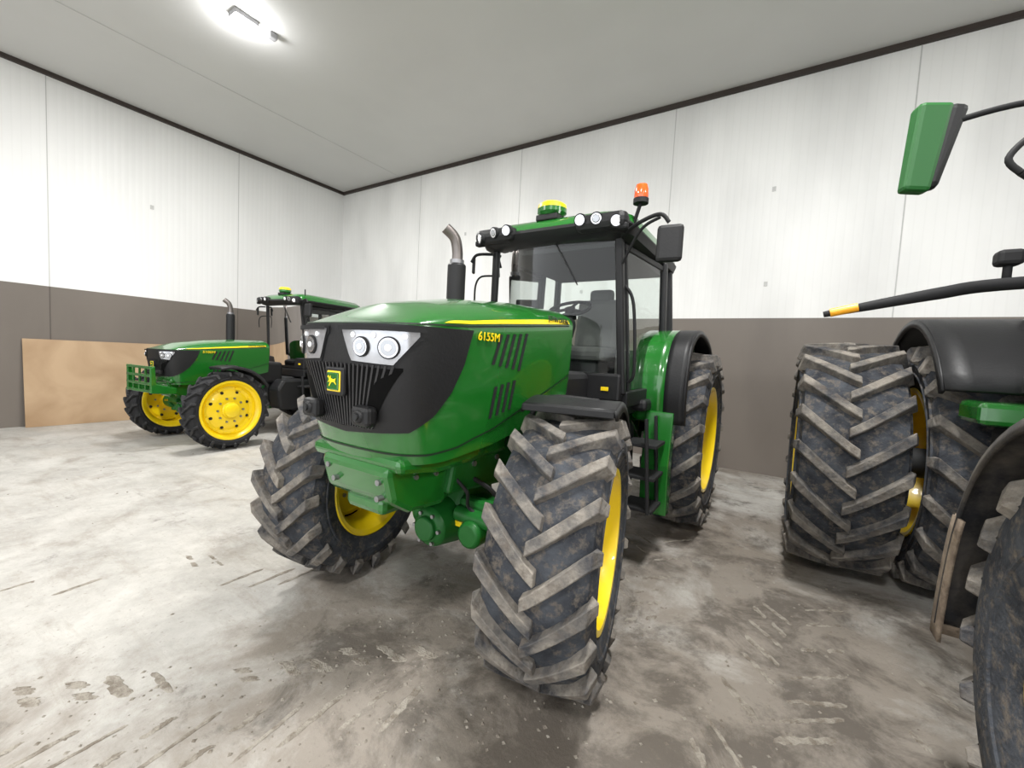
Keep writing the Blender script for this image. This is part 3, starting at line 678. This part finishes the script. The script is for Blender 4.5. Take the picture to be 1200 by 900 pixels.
def floormat():
    m,N,L,b=newmat('concrete_floor')
    tc=N.new('ShaderNodeTexCoord')
    def noise_(sc,det=6,ro=.6,dist=0,vec=None):
        n=N.new('ShaderNodeTexNoise'); n.inputs['Scale'].default_value=sc; n.inputs['Detail'].default_value=det; n.inputs['Roughness'].default_value=ro; n.inputs['Distortion'].default_value=dist
        L.new(vec or tc.outputs['Object'],n.inputs['Vector']); return n.outputs['Fac']
    def rng(v,a,b_,c=0,d=1):
        r=N.new('ShaderNodeMapRange'); r.inputs['From Min'].default_value=a; r.inputs['From Max'].default_value=b_; r.inputs['To Min'].default_value=c; r.inputs['To Max'].default_value=d
        L.new(v,r.inputs['Value']); return r.outputs['Result']
    def mix(f,a,b_):
        x=N.new('ShaderNodeMix'); x.data_type='RGBA'
        L.new(f,x.inputs['Factor'])
        for k,v in (('A',a),('B',b_)):
            if isinstance(v,tuple): x.inputs[k].default_value=(*v,1)
            else: L.new(v,x.inputs[k])
        return x.outputs['Result']
    def math_(op,a,b_):
        x=N.new('ShaderNodeMath'); x.operation=op
        for i,v in enumerate((a,b_)):
            if isinstance(v,(int,float)): x.inputs[i].default_value=v
            else: L.new(v,x.inputs[i])
        return x.outputs[0]
    base=mix(rng(noise_(1.3,8,.7,.3),.35,.65),(.31,.298,.275),(.46,.445,.415))
    base=mix(rng(noise_(14,6,.7),.45,.75,0,.5),base,(.50,.485,.45))
    mp=N.new('ShaderNodeMapping'); mp.inputs['Rotation'].default_value=(0,0,math.radians(-42)); mp.inputs['Scale'].default_value=(.5,3.0,1); L.new(tc.outputs['Object'],mp.inputs['Vector'])
    base=mix(rng(noise_(1.6,8,.75,.3,mp.outputs['Vector']),.52,.68,0,.5),base,(.25,.22,.185))
    sx=N.new('ShaderNodeSeparateXYZ'); L.new(tc.outputs['Object'],sx.inputs[0])
    gx=rng(sx.outputs['X'],-3.6,.3,.0,.12)
    def spot(px,py,r0,r1,amt):
        v=N.new('ShaderNodeVectorMath'); v.operation='DISTANCE'; L.new(tc.outputs['Object'],v.inputs[0]); v.inputs[1].default_value=(px,py,0)
        return rng(v.outputs['Value'],r0,r1,amt,0)
    for s_ in ((-.9,1.45,.3,1.1,.15),(-1.7,2.2,.3,1.4,.12),(.3,3.0,.3,2.0,.11),(-.9,4.6,.3,1.3,.12),(.4,1.7,.2,1.2,.12),(-3.0,3.4,.3,1.5,.05),(-2.0,1.3,.2,.8,.06)):
        gx=math_('ADD',gx,spot(*s_))
    d=math_('ADD',noise_(.9,9,.72,.4),gx)
    base=mix(rng(d,.53,.70,0,.8),base,(.185,.155,.125))
    d2=math_('ADD',noise_(2.3,9,.75,.4),math_('MULTIPLY',gx,.65))
    base=mix(rng(d2,.60,.72,0,.75),base,(.075,.063,.052))
    base=mix(rng(noise_(38,3,.6),.61,.72,0,.5),base,(.16,.138,.112))
    base=mix(rng(noise_(5.5,8,.8,.2),.60,.72,0,.4),base,(.19,.165,.135))
    L.new(base,b.inputs['Base Color'])
    r=rng(noise_(1.1,6,.6,.3),.4,.65,.45,.9); L.new(r,b.inputs['Roughness']); b.inputs['Specular IOR Level'].default_value=.4
    bp=N.new('ShaderNodeBump'); bp.inputs['Strength'].default_value=.4; bp.inputs['Distance'].default_value=.02
    L.new(noise_(9,10,.75),bp.inputs['Height']); L.new(bp.outputs['Normal'],b.inputs['Normal'])
    return m
FL=floormat()
# vertices are in room coordinates, so the shader's object space is the room's floor plan in metres
box('floor',((XW+XR)/2,(YW+YF)/2-3,-.1),(XR-XW+.4,YW-YF+6.4,.2),FL,bev=0)
MK=dusty('mud_print',(.17,.145,.118),(.30,.275,.235),.40,.58,16,.95,.8)
def tracks():
    V=[];F=[]
    cnt=[0]
    def track(p0,p1,w,pitch=.20,lt=.045,sides=(1,-1),drop=.15,ln=1.0,sl=.20,lts=None,brk=.35):
        p0=Vector((*p0,0));p1=Vector((*p1,0));d=(p1-p0);Ln=d.length;d.normalize();s=Vector((-d.y,d.x,0))
        t=0
        while t<Ln:
            for sd in sides:
                if random.random()<drop: continue
                L_=ln*(.62 if (sd>0 and lts) else 1); tw=lts if (sd>0 and lts) else lt
                tt=t+(pitch/2 if sd<0 else 0)+random.uniform(-.02,.02)
                st=random.uniform(.02,.05)+(.10 if (sd>0 and lts) else 0)
                a=p0+d*tt+s*sd*st; b=a+(-d*sl*w/.5*random.uniform(.85,1.15)+s*sd*w*.46)*L_*random.uniform(.65,1.05)
                # smeared prints: some bars are broken into two crumbs
                segs=[(0,1)] if random.random()>brk else [(0,random.uniform(.35,.5)),(random.uniform(.55,.65),1)]
                w1=tw*random.uniform(.6,1.2)
                for u0,u1 in segs:
                    n=12; pts=[]
                    for side in (-1,1):
                        for i in (range(n) if side<0 else range(n-1,-1,-1)):
                            q=i/(n-1); u=u0+(u1-u0)*q
                            pts.append(a.lerp(b,u)+d*(side*w1/2*(1+.38*random.uniform(-1,1))*(.55 if i in(0,n-1) else 1)))
                    b0=len(V); cx=(a.lerp(b,u0)+a.lerp(b,u1))/2
                    cnt[0]+=1; zt=.0022+.00001*(cnt[0]%180)
                    V.extend([(p.x,p.y,-.0005) for p in pts]); V.extend([(p.x*.82+cx.x*.18,p.y*.82+cx.y*.18,zt) for p in pts])
                    m=len(pts); F.append(tuple(range(b0+m,b0+2*m)))
                    for i in range(m): j=(i+1)%m; F.append((b0+i,b0+j,b0+m+j,b0+m+i))
            t+=pitch
    track((-3.15,-.35),(-1.30,1.60),.56,lt=.038,lts=.065,drop=.06,pitch=.175)
    track((-4.3,.4),(-2.6,2.1),.5,drop=.75,lt=.035)
    track((.25,3.5),(.0,1.5),.56,pitch=.17,drop=.2,lt=.045)
    track((.95,3.0),(.75,1.9),.45,pitch=.18,drop=.35,lt=.045)
    track((-.85,4.2),(-.75,2.6),.5,pitch=.2,drop=.3,lt=.045)
    for i in range(900):
        r=random.random()
        if r<.45: x=random.gauss(-1.1,.6); y=random.gauss(1.5,.6)
        elif r<.65: x=random.uniform(-.3,1.2); y=random.uniform(1.2,4.2)
        elif r<.85: x=random.uniform(-3.1,-1.3); y=-.3+(x+3.1)*1.05+random.gauss(0,.25)
        else: x=random.uniform(-8,0); y=random.uniform(.5,6.5)
        s=random.uniform(.003,.011); b=len(V)
        for p in [(1,0,0),(0,1,0),(-1,0,0),(0,-1,0),(0,0,.8)]: V.append((x+p[0]*s*random.uniform(.7,1.5),y+p[1]*s*random.uniform(.7,1.5),p[2]*s))
        for i_ in range(4): F.append((b+i_,b+(i_+1)%4,b+4))
    mesh('dried_mud_marks',V,F,MK)
tracks()
def ply():
    m,N,L,b=newmat('plywood'); tc=N.new('ShaderNodeTexCoord')
    n=N.new('ShaderNodeTexNoise'); n.inputs['Scale'].default_value=1.2; n.inputs['Detail'].default_value=7; n.inputs['Distortion'].default_value=.6
    L.new(tc.outputs['Object'],n.inputs['Vector'])
    cr=N.new('ShaderNodeValToRGB'); cr.color_ramp.elements[0].color=(.31,.20,.11,1); cr.color_ramp.elements[1].color=(.44,.31,.19,1); cr.color_ramp.elements[0].position=.35; cr.color_ramp.elements[1].position=.65
    L.new(n.outputs['Fac'],cr.inputs[0]); L.new(cr.outputs[0],b.inputs['Base Color']); b.inputs['Roughness'].default_value=.7
    y0,y1,h=1.52,3.95,1.53; t=.02
    V=[(XW+.16,y0,0.002),(XW+.16,y1,0.002),(XW+.035,y1,h),(XW+.035,y0,h)]; V+= [(x+t,y,z) for x,y,z in V]
    mesh('plywood_sheet',V,[(0,1,2,3),(7,6,5,4),(0,1,5,4),(1,2,6,5),(2,3,7,6),(3,0,4,7)],m)
ply()
EM=flat('led_panel',(1,1,1),.3,emit=(1,.99,.96),es=14)
HS=flat('lamp_housing',(.30,.30,.31),.5)
for i,(x,y) in enumerate(((-6.58,2.98),(0,2.4),(6.45,2.4),(-6.45,-3),(0,-3),(6.45,-3))):  # first lamp is in view; the others are unseen, added for brightness
    e=empty('seen_and_fill_lamp',(x,y,HC))
    box('housing',(0,0,-.03),(.20,.30,.06),HS,e,bev=.01)
    box('diffuser',(0,0,-.075),(.18,.28,.04),EM,e,bev=.012)
    box('gear_box',(.05,.36,-.04),(.10,.12,.08),HS,e,bev=.02)
    l=bpy.data.lights.new('lamp_light','AREA'); l.shape='RECTANGLE'; l.size=.5; l.size_y=1.2; l.energy=350; l.color=(1,.99,.97)
    o=bpy.data.objects.new('lamp_light',l); S.collection.objects.link(o); o.parent=e; o.location=(0,0,-.12)
    l=bpy.data.lights.new('lamp_glow','POINT'); l.shadow_soft_size=.10; l.energy=34
    o=bpy.data.objects.new('lamp_glow',l); S.collection.objects.link(o); o.parent=e; o.location=(0,0,-.24)

w=bpy.data.worlds.new('overcast'); S.world=w; w.use_nodes=True
bg=w.node_tree.nodes['Background']; bg.inputs[0].default_value=(.94,.97,1,1); bg.inputs[1].default_value=2.6

f,p,r,yw=489.6086,.0643,.0525,.5667
R0=Vector((math.cos(yw),math.sin(yw),0));F0=Vector((-math.sin(yw),math.cos(yw),0));Z=Vector((0,0,1))
Fw=F0*math.cos(p)-Z*math.sin(p);U=F0*math.sin(p)+Z*math.cos(p)
xi=R0*math.cos(r)+U*math.sin(r); yi=-R0*math.sin(r)+U*math.cos(r)
cd=bpy.data.cameras.new('camera'); co=bpy.data.objects.new('camera',cd); S.collection.objects.link(co)
M=Matrix((xi,yi,-Fw)).transposed().to_4x4(); M.translation=(0,0,1.65); co.matrix_world=M
cd.sensor_width=36; cd.lens=f/1200*36; cd.clip_start=.05
S.camera=co
